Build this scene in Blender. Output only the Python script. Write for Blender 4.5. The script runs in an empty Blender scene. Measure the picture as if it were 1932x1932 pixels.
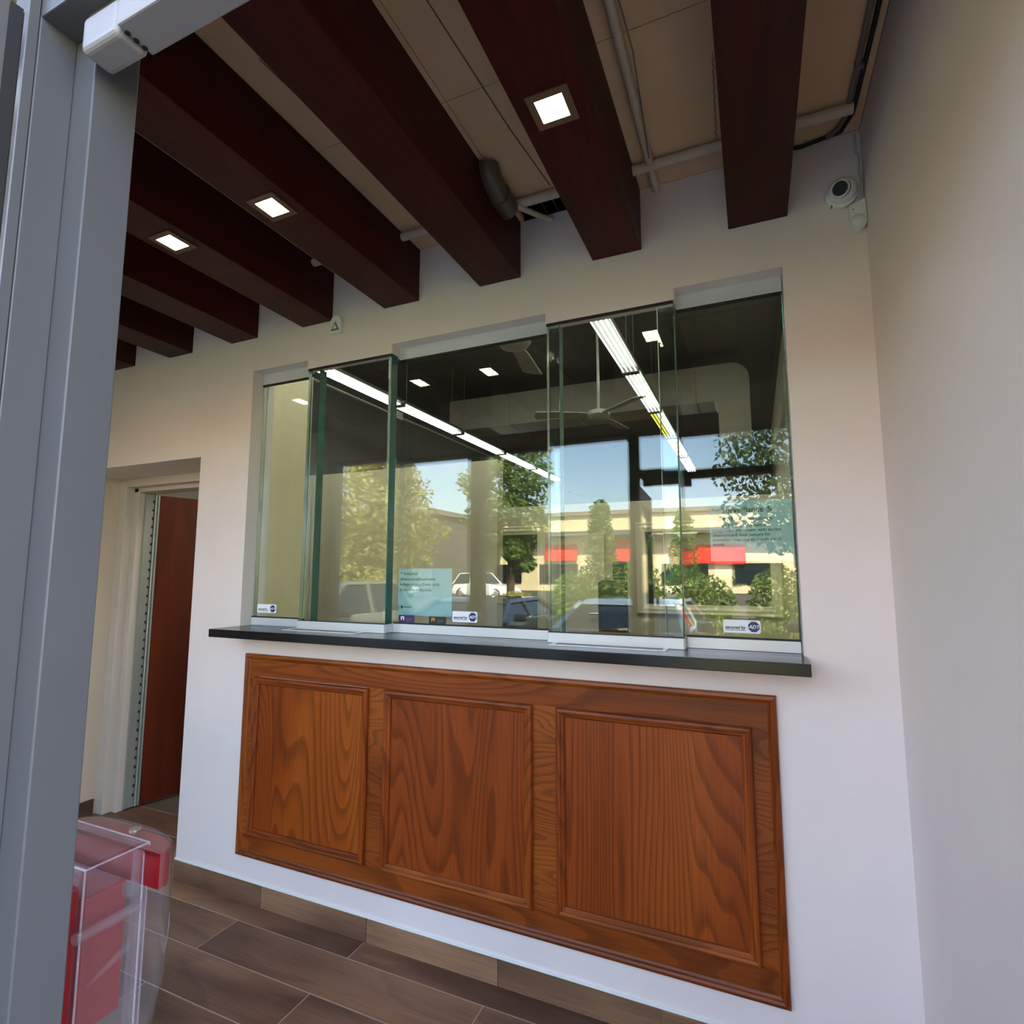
import bpy, bmesh, math, random
from mathutils import Vector, Matrix
random.seed(7)
R = math.radians
C = bpy.context.scene.collection
SC = bpy.context.scene

# ------------------------------------------------------------------ camera
cam_d = bpy.data.cameras.new('camera'); cam = bpy.data.objects.new('camera', cam_d); C.objects.link(cam)
YAW, PITCH, ROLL = R(23.609), R(6.267), R(0.047)
F = Vector((-math.sin(YAW)*math.cos(PITCH), math.cos(YAW)*math.cos(PITCH), math.sin(PITCH)))
RT = Vector((math.cos(YAW), math.sin(YAW), 0)); UP = RT.cross(F)
R2 = RT*math.cos(ROLL)+UP*math.sin(ROLL); U2 = UP*math.cos(ROLL)-RT*math.sin(ROLL)
M = Matrix((( R2.x, U2.x, -F.x, 0.0), (R2.y, U2.y, -F.y, -1.93), (R2.z, U2.z, -F.z, 1.45), (0, 0, 0, 1)))
cam.matrix_world = M
cam_d.sensor_fit = 'HORIZONTAL'; cam_d.sensor_width = 36.0; cam_d.lens = 36.0*1042.0/1932.0
cam_d.clip_start = 0.02; cam_d.clip_end = 500
SC.camera = cam

# ------------------------------------------------------------------ world, sun, exposure
W = bpy.data.worlds.new('world'); SC.world = W; W.use_nodes = True
nt = W.node_tree; nt.nodes.clear()
sky = nt.nodes.new('ShaderNodeTexSky'); sky.sky_type = 'NISHITA'
sky.sun_disc = False; sky.sun_elevation = R(48); sky.sun_rotation = R(35); sky.air_density = 1.0; sky.dust_density = 1.5; sky.ozone_density = 1.0
bg = nt.nodes.new('ShaderNodeBackground'); bg.inputs['Strength'].default_value = 0.5
wo = nt.nodes.new('ShaderNodeOutputWorld')
tint = nt.nodes.new('ShaderNodeMix'); tint.data_type = 'RGBA'; tint.blend_type = 'MULTIPLY'; tint.inputs[0].default_value = 1.0; tint.inputs[7].default_value = (1.14, 0.985, 0.92, 1)   # white balance of the daylight
nt.links.new(sky.outputs[0], tint.inputs[6]); nt.links.new(tint.outputs[2], bg.inputs[0]); nt.links.new(bg.outputs[0], wo.inputs[0])
sun_d = bpy.data.lights.new('sun', 'SUN'); sun = bpy.data.objects.new('sun', sun_d); C.objects.link(sun)
sun_d.energy = 22.0; sun_d.angle = R(0.6); sun_d.color = (1.0, 0.86, 0.66)
SUN_FROM = Vector((math.sin(R(35))*math.cos(R(48)), math.cos(R(35))*math.cos(R(48)), math.sin(R(48))))
sun.rotation_euler = (-SUN_FROM).to_track_quat('-Z', 'Y').to_euler()
sun.location = SUN_FROM*30
vs = SC.view_settings
vs.view_transform = 'Standard'; vs.look = 'None'; vs.exposure = 1.95; vs.gamma = 1.0; vs.use_curve_mapping = False
SC.cycles.max_bounces = 14; SC.cycles.transmission_bounces = 12; SC.cycles.glossy_bounces = 5; SC.cycles.diffuse_bounces = 4
SC.cycles.transparent_max_bounces = 12; SC.cycles.sample_clamp_indirect = 8.0

# ------------------------------------------------------------------ materials
MATS = {}
def base_mat(name):
    m = bpy.data.materials.new(name); m.use_nodes = True
    n = m.node_tree; n.nodes.clear()
    o = n.nodes.new('ShaderNodeOutputMaterial'); p = n.nodes.new('ShaderNodeBsdfPrincipled')
    n.links.new(p.outputs[0], o.inputs['Surface'])
    MATS[name] = m
    return m, n, p, o
def srgb(r, g, b):
    f = lambda c: (c/255/12.92) if c/255 <= 0.04045 else ((c/255+0.055)/1.055)**2.4
    return (f(r), f(g), f(b), 1)
def coords(n, kind='Object', scale=(1, 1, 1), rnd=0.0):
    t = n.nodes.new('ShaderNodeTexCoord'); mp = n.nodes.new('ShaderNodeMapping'); mp.inputs['Scale'].default_value = scale
    if rnd:
        oi = n.nodes.new('ShaderNodeObjectInfo'); mu = n.nodes.new('ShaderNodeVectorMath'); mu.operation = 'MULTIPLY_ADD'
        cb = n.nodes.new('ShaderNodeCombineXYZ')
        for i in range(3): n.links.new(oi.outputs['Random'], cb.inputs[i])
        mu.inputs[1].default_value = (rnd, rnd*0.7, rnd*1.3)
        n.links.new(cb.outputs[0], mu.inputs[0]); n.links.new(t.outputs[kind], mu.inputs[2]); n.links.new(mu.outputs[0], mp.inputs['Vector'])
    else:
        n.links.new(t.outputs[kind], mp.inputs['Vector'])
    return mp.outputs[0]
def noise(n, vec, scale, detail=4, rough=0.55, dist=0.0):
    x = n.nodes.new('ShaderNodeTexNoise'); x.inputs['Scale'].default_value = scale; x.inputs['Detail'].default_value = detail
    x.inputs['Roughness'].default_value = rough; x.inputs['Distortion'].default_value = dist
    n.links.new(vec, x.inputs['Vector']); return x.outputs['Fac']
def ramp(n, fac, stops):
    r = n.nodes.new('ShaderNodeValToRGB'); e = r.color_ramp.elements
    e[0].position, e[0].color = stops[0]; e[1].position, e[1].color = stops[-1]
    for p, c in stops[1:-1]:
        q = e.new(p); q.color = c
    n.links.new(fac, r.inputs[0]); return r.outputs[0]
def bump(n, p, fac, strength, dist=0.002):
    b = n.nodes.new('ShaderNodeBump'); b.inputs['Strength'].default_value = strength; b.inputs['Distance'].default_value = dist
    n.links.new(fac, b.inputs['Height']); n.links.new(b.outputs[0], p.inputs['Normal'])
def mulc(n, a, b, fac=1.0):
    x = n.nodes.new('ShaderNodeMix'); x.data_type = 'RGBA'; x.blend_type = 'MULTIPLY'; x.inputs[0].default_value = fac
    n.links.new(a, x.inputs[6]); n.links.new(b, x.inputs[7]); return x.outputs[2]
def plain(name, col, rough=0.5, metal=0.0, var=0.06, vs_=6.0, bmp=0.0, bs=60.0, spec=0.5, coat=0.0):
    m, n, p, o = base_mat(name)
    v = coords(n)
    f = noise(n, v, vs_, 3)
    c0 = tuple(max(0, c*(1-var)) for c in col[:3])+(1,); c1 = tuple(min(1, c*(1+var)) for c in col[:3])+(1,)
    n.links.new(ramp(n, f, [(0.3, c0), (0.7, c1)]), p.inputs['Base Color'])
    p.inputs['Roughness'].default_value = rough; p.inputs['Metallic'].default_value = metal
    p.inputs['Specular IOR Level'].default_value = spec; p.inputs['Coat Weight'].default_value = coat
    if bmp: bump(n, p, noise(n, v, bs, 3), bmp)
    return m
def wood(name, dark, mid, light, axis='Z', rings=9.0, stretch=0.16, sc=3.2, rough=0.38, rnd=5.0, line=0.5, coat=0.25, tp=(0.25, 0.5, 0.75)):
    m, n, p, o = base_mat(name)
    s = [1, 1, 1]; s['XYZ'.index(axis)] = stretch
    v = coords(n, 'Object', tuple(s), rnd)
    low = noise(n, v, sc, 1.5, 0.45, 0.25)
    mu = n.nodes.new('ShaderNodeMath'); mu.operation = 'MULTIPLY'; mu.inputs[1].default_value = rings*2; n.links.new(low, mu.inputs[0])
    fr = n.nodes.new('ShaderNodeMath'); fr.operation = 'FRACT'; n.links.new(mu.outputs[0], fr.inputs[0])
    pw = ramp(n, fr.outputs[0], [(0.0, (1, 1, 1, 1)), (0.5, (0.92, 0.92, 0.92, 1)), (0.84, (1-line,)*3+(1,)), (0.97, (1-line*0.7,)*3+(1,)), (1.0, (1, 1, 1, 1))])
    s2 = [1, 1, 1]; s2['XYZ'.index(axis)] = 0.02
    v2 = coords(n, 'Object', tuple(s2), rnd)
    fine = noise(n, v2, 260, 3, 0.6)
    tone = noise(n, v, 2.2, 3, 0.5)
    basec = ramp(n, tone, [(tp[0], dark), (tp[1], mid), (tp[2], light)])
    finec = ramp(n, fine, [(0.3, (0.72, 0.68, 0.66, 1)), (0.62, (1.08, 1.08, 1.08, 1))])
    n.links.new(mulc(n, mulc(n, basec, pw), finec, 0.8), p.inputs['Base Color'])
    p.inputs['Specular IOR Level'].default_value = {'beam_wood': 0.25, 'plank_tile': 0.3}.get(name, 0.3)
    p.inputs['Roughness'].default_value = rough; p.inputs['Coat Weight'].default_value = coat; p.inputs['Coat Roughness'].default_value = 0.25
    bump(n, p, fine, 0.12, 0.001)
    return m
def emit(name, col, st):
    m, n, p, o = base_mat(name)
    n.nodes.remove(p); e = n.nodes.new('ShaderNodeEmission'); e.inputs[0].default_value = col; e.inputs[1].default_value = st
    n.links.new(e.outputs[0], o.inputs['Surface']); return m
def thin_glass(name, tint=(0.93, 0.96, 0.95, 1), ior=1.5, rough=0.0, haze=0.0):
    m, n, p, o = base_mat(name); n.nodes.remove(p)
    t = n.nodes.new('ShaderNodeBsdfTransparent'); t.inputs[0].default_value = tint
    g = n.nodes.new('ShaderNodeBsdfGlossy'); g.inputs['Roughness'].default_value = rough
    lw = n.nodes.new('ShaderNodeLayerWeight'); lw.inputs[0].default_value = 0.5
    pw = n.nodes.new('ShaderNodeMath'); pw.operation = 'POWER'; pw.inputs[1].default_value = 5.0; n.links.new(lw.outputs['Facing'], pw.inputs[0])
    fr = n.nodes.new('ShaderNodeMath'); fr.operation = 'MULTIPLY_ADD'; fr.inputs[1].default_value = 0.96; fr.inputs[2].default_value = ((ior-1)/(ior+1))**2; n.links.new(pw.outputs[0], fr.inputs[0])
    mx = n.nodes.new('ShaderNodeMixShader')
    n.links.new(fr.outputs[0], mx.inputs[0]); n.links.new(t.outputs[0], mx.inputs[1]); n.links.new(g.outputs[0], mx.inputs[2]); n.links.new(mx.outputs[0], o.inputs['Surface'])
    if haze:
        d = n.nodes.new('ShaderNodeBsdfDiffuse'); d.inputs[0].default_value = (0.85, 0.82, 0.86, 1); hz = n.nodes.new('ShaderNodeMixShader'); hz.inputs[0].default_value = haze
        n.links.new(mx.outputs[0], hz.inputs[1]); n.links.new(d.outputs[0], hz.inputs[2]); n.links.new(hz.outputs[0], o.inputs['Surface'])
    return m
def solid_glass(name, vol=(0.55, 0.93, 0.88, 1), dens=6.0, col=(1, 1, 1, 1), ior=1.52):
    m, n, p, o = base_mat(name); n.nodes.remove(p)
    g = n.nodes.new('ShaderNodeBsdfGlass'); g.inputs['Color'].default_value = col; g.inputs['Roughness'].default_value = 0.0; g.inputs['IOR'].default_value = ior
    a = n.nodes.new('ShaderNodeVolumeAbsorption'); a.inputs[0].default_value = vol; a.inputs[1].default_value = dens
    n.links.new(g.outputs[0], o.inputs['Surface']); n.links.new(a.outputs[0], o.inputs['Volume'])
    return m
def leafmat(name, a, b):
    m, n, p, o = base_mat(name)
    v = coords(n)
    n.links.new(ramp(n, noise(n, v, 3.0, 3), [(0.3, a), (0.7, b)]), p.inputs['Base Color'])
    p.inputs['Roughness'].default_value = 0.5
    t = n.nodes.new('ShaderNodeBsdfTranslucent'); t.inputs[0].default_value = tuple(min(1, c*1.5) for c in b[:3])+(1,)
    mx = n.nodes.new('ShaderNodeMixShader'); mx.inputs[0].default_value = 0.35
    n.links.new(p.outputs[0], mx.inputs[1]); n.links.new(t.outputs[0], mx.inputs[2]); n.links.new(mx.outputs[0], o.inputs['Surface'])
    return m

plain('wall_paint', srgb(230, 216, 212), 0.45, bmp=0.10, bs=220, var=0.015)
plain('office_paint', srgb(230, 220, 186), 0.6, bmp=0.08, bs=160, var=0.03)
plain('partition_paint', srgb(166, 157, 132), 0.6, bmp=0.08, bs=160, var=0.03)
plain('office_grey', srgb(104, 101, 94), 0.8, var=0.05)
plain('deck_paint', srgb(228, 192, 152), 0.75, bmp=0.2, bs=90, var=0.05)
plain('wall_paint_shaded', srgb(212, 192, 172), 0.5, var=0.02, bmp=0.08, bs=200)  # white wall paint with the door recess's shade put into the colour
plain('closer_grey', srgb(150, 146, 147), 0.35, var=0.03)
plain('black', (0.006, 0.006, 0.007, 1), 0.6)
plain('frame_alu', srgb(92, 92, 95), 0.45, 0.15, var=0.03, bmp=0.03, bs=300)
plain('bright_alu', srgb(215, 217, 222), 0.22, 0.9, var=0.03)
plain('rubber', (0.012, 0.012, 0.014, 1), 0.6)
plain('white_plastic', srgb(226, 224, 220), 0.35, var=0.02)
plain('channel_white', srgb(210, 216, 224), 0.3, 0.25, var=0.03)
plain('trim_white', srgb(208, 194, 182), 0.5, var=0.02, bmp=0.05, bs=120)
plain('caulk', srgb(232, 232, 230), 0.55, var=0.02)
plain('counter_black', (0.007, 0.007, 0.009, 1), 0.22, var=0.2, vs_=40, spec=0.4)
plain('steel', srgb(190, 186, 178), 0.3, 0.85, var=0.06)
plain('brass_tray', srgb(206, 160, 116), 0.4, 0.3, var=0.08)
plain('tray_rim', srgb(232, 234, 238), 0.35, 0.2, var=0.02)
plain('steel_cream', srgb(240, 226, 190), 0.45, 0.0)
plain('hinge_alu', srgb(168, 172, 166), 0.42, 0.5, var=0.05)
plain('grout', srgb(186, 160, 138), 0.85, var=0.08)
plain('office_floor_tile', srgb(84, 72, 60), 0.5, var=0.12, vs_=3)
plain('pipe_paint', srgb(206, 190, 168), 0.6, var=0.04)
plain('duct_metal', srgb(104, 96, 80), 0.45, 0.3, var=0.08)
plain('cable_grey', srgb(120, 112, 104), 0.55)
plain('cable_white', srgb(196, 190, 182), 0.5)
plain('paper', srgb(196, 224, 226), 0.7, var=0.02)
plain('sticker_white', srgb(236, 240, 246), 0.3, var=0.01)
plain('sticker_blue', srgb(16, 36, 110), 0.35, var=0.05)
plain('sticker_navy', srgb(38, 32, 92), 0.35, var=0.05)
plain('sticker_black', (0.008, 0.008, 0.008, 1), 0.35)
plain('ink', srgb(24, 44, 52), 0.6)
plain('ink_blue', srgb(20, 34, 90), 0.5)
plain('mark_white', srgb(240, 240, 244), 0.4, var=0.01)
plain('mark_orange', srgb(224, 150, 90), 0.4)
plain('red_plastic', srgb(136, 3, 10), 0.3, var=0.06, coat=0.4)
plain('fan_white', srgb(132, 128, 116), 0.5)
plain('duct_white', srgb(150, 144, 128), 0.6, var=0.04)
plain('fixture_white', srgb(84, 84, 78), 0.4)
plain('dark_furniture', srgb(30, 34, 34), 0.5)
plain('desk_brown', srgb(92, 72, 52), 0.45, var=0.15)
plain('asphalt', srgb(72, 70, 66), 0.9, var=0.15, vs_=3, bmp=0.3)
plain('concrete', srgb(122, 117, 109), 0.9, var=0.08, vs_=2)
plain('grass', srgb(122, 140, 62), 0.9, var=0.25, vs_=5)
plain('stucco_beige', srgb(214, 196, 160), 0.9, var=0.05, vs_=0.6)
plain('stucco_dark', srgb(90, 86, 80), 0.8, var=0.08, vs_=0.6)
plain('sign_red', srgb(214, 44, 30), 0.5, var=0.05)
plain('bark', srgb(84, 68, 52), 0.9, var=0.25, vs_=8, bmp=0.5)
plain('car_silver', srgb(150, 166, 178), 0.25, 0.4, var=0.02, coat=1.0)
plain('car_dark', srgb(52, 60, 68), 0.25, 0.3, var=0.02, coat=1.0)
plain('car_grey', srgb(120, 122, 116), 0.25, 0.3, var=0.02, coat=1.0)
plain('car_white', srgb(232, 232, 228), 0.3, 0.0, var=0.02, coat=1.0)
plain('car_glass', srgb(20, 28, 34), 0.05, 0.0, var=0.0, coat=0.5)
plain('tyre', (0.015, 0.015, 0.016, 1), 0.8)
wood('oak_v', srgb(108, 46, 10), srgb(146, 66, 16), srgb(172, 88, 22), 'Z', 24, 0.11, 2.6, coat=0.04, line=0.40)
wood('oak_h', srgb(104, 46, 12), srgb(140, 66, 18), srgb(164, 86, 26), 'X', 18, 0.12, 3.6, coat=0.04, line=0.40)
wood('oak_cross', srgb(112, 50, 14), srgb(146, 72, 20), srgb(168, 90, 28), 'X', 14, 0.2, 5.0, coat=0.04, line=0.42)
wood('beam_wood', srgb(42, 8, 4), srgb(62, 14, 8), srgb(80, 20, 11), 'Y', 10, 0.1, 4.0, rough=0.5, line=0.35, coat=0.0)
wood('door_wood', srgb(62, 15, 4), srgb(90, 28, 8), srgb(110, 40, 13), 'Z', 6, 0.08, 3.0, rough=0.4, line=0.25)
wood('plank_tile', srgb(60, 44, 38), srgb(112, 82, 62), srgb(160, 120, 90), 'X', 3.0, 0.26, 4.2, rough=0.5, rnd=17.0, line=0.2, coat=0.0, tp=(0.36, 0.50, 0.64))
emit('lamp_warm', (1.0, 0.76, 0.46, 1), 15.0)
emit('tube_white', (1.0, 0.98, 0.88, 1), 3.4)
emit('added_panel_glow', (1.0, 0.97, 0.88, 1), 4.8)  # glow of the added, unseen office panels
emit('tube_yellow', (1.0, 0.90, 0.05, 1), 0.8)
solid_glass('teller_glass')
thin_glass('store_glass')
thin_glass('acrylic', (0.96, 0.96, 0.965, 1), 1.49, haze=0.045)
thin_glass('acrylic_tint', (0.93, 0.90, 0.93, 1), 1.49, haze=0.06)
m_, n_, p_, o_ = base_mat('glass_edge'); p_.inputs['Base Color'].default_value = (0.012, 0.16, 0.135, 1); p_.inputs['Roughness'].default_value = 0.18; p_.inputs['Transmission Weight'].default_value = 0.35
m_, n_, p_, o_ = base_mat('acrylic_glint'); p_.inputs['Base Color'].default_value = srgb(214, 204, 216); p_.inputs['Roughness'].default_value = 0.15  # pale mix standing in for glints on the cover edges
t_ = n_.nodes.new('ShaderNodeBsdfTransparent'); x_ = n_.nodes.new('ShaderNodeMixShader'); x_.inputs[0].default_value = 0.32
n_.links.new(t_.outputs[0], x_.inputs[1]); n_.links.new(p_.outputs[0], x_.inputs[2]); n_.links.new(x_.outputs[0], o_.inputs['Surface'])
leafmat('leaf_olive', srgb(92, 92, 48), srgb(178, 170, 104))
leafmat('leaf_green', srgb(50, 74, 36), srgb(128, 146, 74))
leafmat('leaf_dark', srgb(48, 66, 40), srgb(96, 112, 66))

# ------------------------------------------------------------------ mesh helpers
LOC = {}
def setp(o, label=None, cat=None, group=None, kind=None):
    if label: o['label'] = label
    if cat: o['category'] = cat
    if group: o['group'] = group
    if kind: o['kind'] = kind
    return o
def empty(name, loc, label=None, cat=None, group=None, kind=None):
    o = bpy.data.objects.new(name, None); C.objects.link(o); o.location = loc; o.empty_display_size = 0.05
    LOC[o] = Vector(loc)
    return setp(o, label, cat, group, kind)
class MB:
    def __init__(s): s.v = []; s.f = []
    def quad(s, a, b, c, d):
        i = len(s.v); s.v += [a, b, c, d]; s.f.append((i, i+1, i+2, i+3)); return s
    def box(s, x0, x1, y0, y1, z0, z1, mat=None):
        i = len(s.v)
        P = [Vector(p) for p in ((x0,y0,z0),(x1,y0,z0),(x1,y1,z0),(x0,y1,z0),(x0,y0,z1),(x1,y0,z1),(x1,y1,z1),(x0,y1,z1))]
        if mat is not None: P = [mat @ p for p in P]
        s.v += P
        s.f += [tuple(i+k for k in q) for q in ((3,2,1,0),(4,5,6,7),(0,1,5,4),(1,2,6,5),(2,3,7,6),(3,0,4,7))]
        return s
    def ring(s, pts): i = len(s.v); s.v += [Vector(p) for p in pts]; return list(range(i, i+len(pts)))
    def bridge(s, a, b, close=True):
        n = len(a)
        for k in range(n if close else n-1): s.f.append((a[k], a[(k+1) % n], b[(k+1) % n], b[k]))
    def loft(s, rings, cap=True):
        ids = [s.ring(r) for r in rings]
        for a, b in zip(ids, ids[1:]): s.bridge(a, b)
        if cap: s.f.append(tuple(reversed(ids[0]))); s.f.append(tuple(ids[-1]))
        return s
    def tube(s, path, r, n=10, cap=True):
        path = [Vector(p) for p in path]; rings = []
        rr = r if isinstance(r, (list, tuple)) else [r]*len(path)
        d0 = (path[1]-path[0]).normalized(); ref = Vector((0,0,1)) if abs(d0.z) < 0.9 else Vector((1,0,0))
        a = d0.cross(ref).normalized()
        for k, p in enumerate(path):
            d = (path[min(k+1, len(path)-1)]-path[max(k-1, 0)]).normalized()
            a = (a-d*a.dot(d)).normalized(); b = d.cross(a)
            rings.append([p+(a*math.cos(t*2*math.pi/n)+b*math.sin(t*2*math.pi/n))*rr[k] for t in range(n)])
        return s.loft(rings, cap)
    def lathe(s, prof, origin, axis, n=28, cap=True):
        ax = Vector(axis).normalized(); ref = Vector((0,0,1)) if abs(ax.z) < 0.9 else Vector((1,0,0))
        a = ax.cross(ref).normalized(); b = ax.cross(a); o = Vector(origin)
        rings = [[o+ax*h+(a*math.cos(t*2*math.pi/n)+b*math.sin(t*2*math.pi/n))*max(r, 1e-4) for t in range(n)] for r, h in prof]
        return s.loft(rings, cap)
    def prism(s, poly, ax0, ax1, axis='Y'):
        def mk(p, h):
            return {'Y': (p[0], h, p[1]), 'X': (h, p[0], p[1]), 'Z': (p[0], p[1], h)}[axis]
        return s.loft([[mk(p, ax0) for p in poly], [mk(p, ax1) for p in poly]])
    def build(s, name, mat, parent=None, bevel=0.0, smooth=False, seg=2, origin=None, fix=True):
        if parent is not None: org = LOC[parent]
        elif origin is not None: org = Vector(origin)
        else:
            xs = [Vector(p) for p in s.v]
            org = Vector(((min(p.x for p in xs)+max(p.x for p in xs))/2, (min(p.y for p in xs)+max(p.y for p in xs))/2, min(p.z for p in xs)))
        me = bpy.data.meshes.new(name)
        me.from_pydata([tuple(Vector(p)-org) for p in s.v], [], s.f); me.update()
        if fix:
            bm = bmesh.new(); bm.from_mesh(me); bmesh.ops.recalc_face_normals(bm, faces=bm.faces[:]); bm.to_mesh(me); bm.free()
        me.materials.append(MATS[mat] if isinstance(mat, str) else mat)
        if smooth:
            for p in me.polygons: p.use_smooth = True
        o = bpy.data.objects.new(name, me); C.objects.link(o)
        if parent is not None: o.parent = parent
        else: o.location = org
        LOC[o] = org
        if bevel:
            b = o.modifiers.new('bevel', 'BEVEL'); b.width = bevel; b.segments = seg; b.limit_method = 'ANGLE'; b.angle_limit = R(40)
        if smooth:
            bm = bmesh.new(); bm.from_mesh(me)
            for e in bm.edges:
                if len(e.link_faces) == 2 and e.calc_face_angle(0) > R(38): e.smooth = False
            bm.to_mesh(me); bm.free()
        return o
def box(name, b, mat, parent=None, bevel=0.0, **k):
    return MB().box(*b).build(name, mat, parent, bevel, **k)
def copy_tree(root, delta, parent=None):
    c = root.copy(); C.objects.link(c)
    if parent is None:
        c.location = root.location+Vector(delta); LOC[c] = LOC[root]+Vector(delta)
    else:
        c.parent = parent; LOC[c] = LOC[parent]
    for ch in root.children: copy_tree(ch, delta, c)
    return c
def text(parent, body, size, pos, mat, align='LEFT', shear=0.0, bold=0.0, sx=1.0, name='lettering', push=0.0004):
    """flat lettering facing -Y, baseline start at pos (x, y, z)"""
    cu = bpy.data.curves.new(name, 'FONT'); cu.body = body; cu.size = size; cu.align_x = align; cu.shear = shear; cu.offset = bold; cu.resolution_u = 3
    t = bpy.data.objects.new(name, cu); C.objects.link(t)
    bpy.context.view_layer.update()
    me = bpy.data.meshes.new_from_object(t.evaluated_get(bpy.context.evaluated_depsgraph_get()))
    bpy.data.objects.remove(t); bpy.data.curves.remove(cu)
    me.materials.clear(); me.materials.append(MATS[mat]); me.name = name
    o = bpy.data.objects.new(name, me); C.objects.link(o); o.parent = parent
    o.location = Vector(pos)-LOC[parent]+Vector((0, -push, 0)); o.rotation_euler = (R(90), 0, 0); o.scale = (sx, 1, 1)
    return o
def mitred(parent, x0, x1, z0, z1, prof, y0, mats, name='moulding'):
    """four mitred pieces; prof = (distance in from the outer edge, height out of the wall)"""
    def piece(A, B, m):
        mb = MB()
        a = mb.ring([A(t, h) for t, h in prof]); b = mb.ring([B(t, h) for t, h in prof])
        mb.bridge(a, b, False); mb.f.append(tuple(a)); mb.f.append(tuple(reversed(b)))
        mb.f.append((a[0], a[-1], b[-1], b[0]))
        return mb.build(name, m, parent)
    piece(lambda t, h: (x0+t, y0-h, z1-t), lambda t, h: (x1-t, y0-h, z1-t), mats[0])
    piece(lambda t, h: (x0+t, y0-h, z0+t), lambda t, h: (x1-t, y0-h, z0+t), mats[0])
    piece(lambda t, h: (x0+t, y0-h, z0+t), lambda t, h: (x0+t, y0-h, z1-t), mats[1])
    piece(lambda t, h: (x1-t, y0-h, z0+t), lambda t, h: (x1-t, y0-h, z1-t), mats[1])

# ------------------------------------------------------------------ key dimensions (metres)
XR, XL = 0.367, -3.73            # side walls of the lobby
YS = -1.56                       # inner face of the storefront
ZC = 2.858                       # lobby ceiling
OX0, OX1, OZ0, OZ1 = -2.256, 0.127, 1.198, 2.451   # teller opening
DX1, DZ = -2.60, 2.044           # doorway in the teller wall

# ------------------------------------------------------------------ structure: walls, floor, ceiling
wf = MB()
wf.box(DX1, OX0, 0, .16, 0, ZC).box(OX0, OX1, 0, .16, 0, 1.1615).box(OX0, OX1, 0, .16, OZ1, ZC).box(OX1, XR, 0, .16, 0, ZC)
wf.box(XL-.17, DX1, 0, .45, DZ, ZC)
o = wf.build('wall_front', 'wall_paint', origin=(0, 0, 0)); setp(o, 'white painted wall holding the teller window, wood panelling and doorway', 'wall', kind='structure')
o = box('wall_right', (XR, XR+.15, -1.62, .16, 0, ZC), 'wall_paint'); setp(o, 'blank white side wall beside the teller window', 'wall', kind='structure')
o = box('wall_left', (XL-.17, XL, YS, .45, 0, ZC), 'wall_paint_shaded'); setp(o, 'white return wall on the hinge side of the wood door', 'wall', kind='structure')
o = MB().box(-3.9, .517, -1.68, YS, 2.36, 3.0).box(-3.9, -3.2, -1.68, YS, 0, 2.36).build('wall_back', 'wall_paint', origin=(0, -1.6, 0))
setp(o, 'white bulkhead wall above the shop front glazing', 'wall', kind='structure')

fl = box('floor', (XL, XR, -1.68, .47, -.12, -.0008), 'grout'); setp(fl, 'wood look plank tile floor of the lobby', 'floor', kind='structure')
PW, PL, G = .192, 1.15, .0048
rows = []
y = .468
while y > YS-.1:
    rows.append((max(y-PW, YS-.12), min(y, .468))); y -= PW
for ri, (ya, yb) in enumerate(rows):
    off = -2.05 if ri % 2 == 1 else -1.475
    x = off-3*PL
    while x < XR:
        xa, xb = max(x, XL), min(x+PL, XR)
        if xb-xa > .02:
            def mk(xa, xb, ya, yb): return MB().box(xa+G/2, xb-G/2, ya+G/2, yb-G/2, -.01, 0).build('plank', 'plank_tile', fl)
            p = mk(xa, xb, ya, yb)
        x += PL
bb = empty('baseboard_front', (-1.1, -.004, 0), 'brown wood look tile baseboard under the panelled teller wall', 'baseboard', kind='structure')
js = [DX1, -2.033, -1.467, -.893, -.326, .241, XR-.009]
for a, b in zip(js, js[1:]):
    MB().box(a+.0015, b-.0015, -.009, 0, 0, .088).build('tile', 'plank_tile', bb)
MB().box(DX1, XR, -.0065, 0, .088, .0945).build('caulk_bead', 'caulk', bb)
bb2 = empty('baseboard_right', (XR, -.8, 0), 'brown wood look tile baseboard along the blank side wall', 'baseboard', kind='structure')
for a, b in ((-1.55, -1.02), (-1.02, -.45), (-.45, -.012)):
    MB().box(XR-.009, XR, a+.0015, b-.0015, 0, .088).build('tile', 'plank_tile', bb2)
bb3 = empty('baseboard_left', (XL, .1, 0), 'dark tile baseboard in the door recess', 'baseboard', kind='structure')
for a, b in ((-1.5, -.9), (-.9, -.3), (-.3, .275)):
    MB().box(XL, XL+.009, a+.0015, b-.0015, 0, .088).build('tile', 'plank_tile', bb3)

ce = box('ceiling', (-3.9, .517, YS, .16, ZC+.10, ZC+.16), 'black'); setp(ce, 'tan painted panel ceiling above the dark beams', 'ceiling', kind='structure')
xs = [.367, .06, -.595, -.79, -1.30, -1.95, -2.6, -3.2, -3.73]
for xb, xa in zip(xs, xs[1:]):
    for ya, yb in ((-1.56, -1.1), (-1.1, -.62), (-.62, 0)):
        if xa == -.79 and yb == 0: yb = -.105
        MB().box(xa+.0015, xb-.0015, ya+.0015, yb-.0015, ZC, ZC+.02).build('panel', 'deck_paint', ce)
vent = empty('ceiling_vent', (-.69, -.05, ZC), 'black open vent slot in the ceiling with thin wire bars', 'vent')
MB().box(-.79, -.595, -.105, 0, ZC+.06, ZC+.07).build('back_plate', 'black', vent)
for x in (-.735, -.69, -.645):
    MB().tube([(x, -.104, ZC+.004), (x, -.001, ZC+.004)], .0022, 6).build('bar', 'cable_grey', vent)

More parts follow.
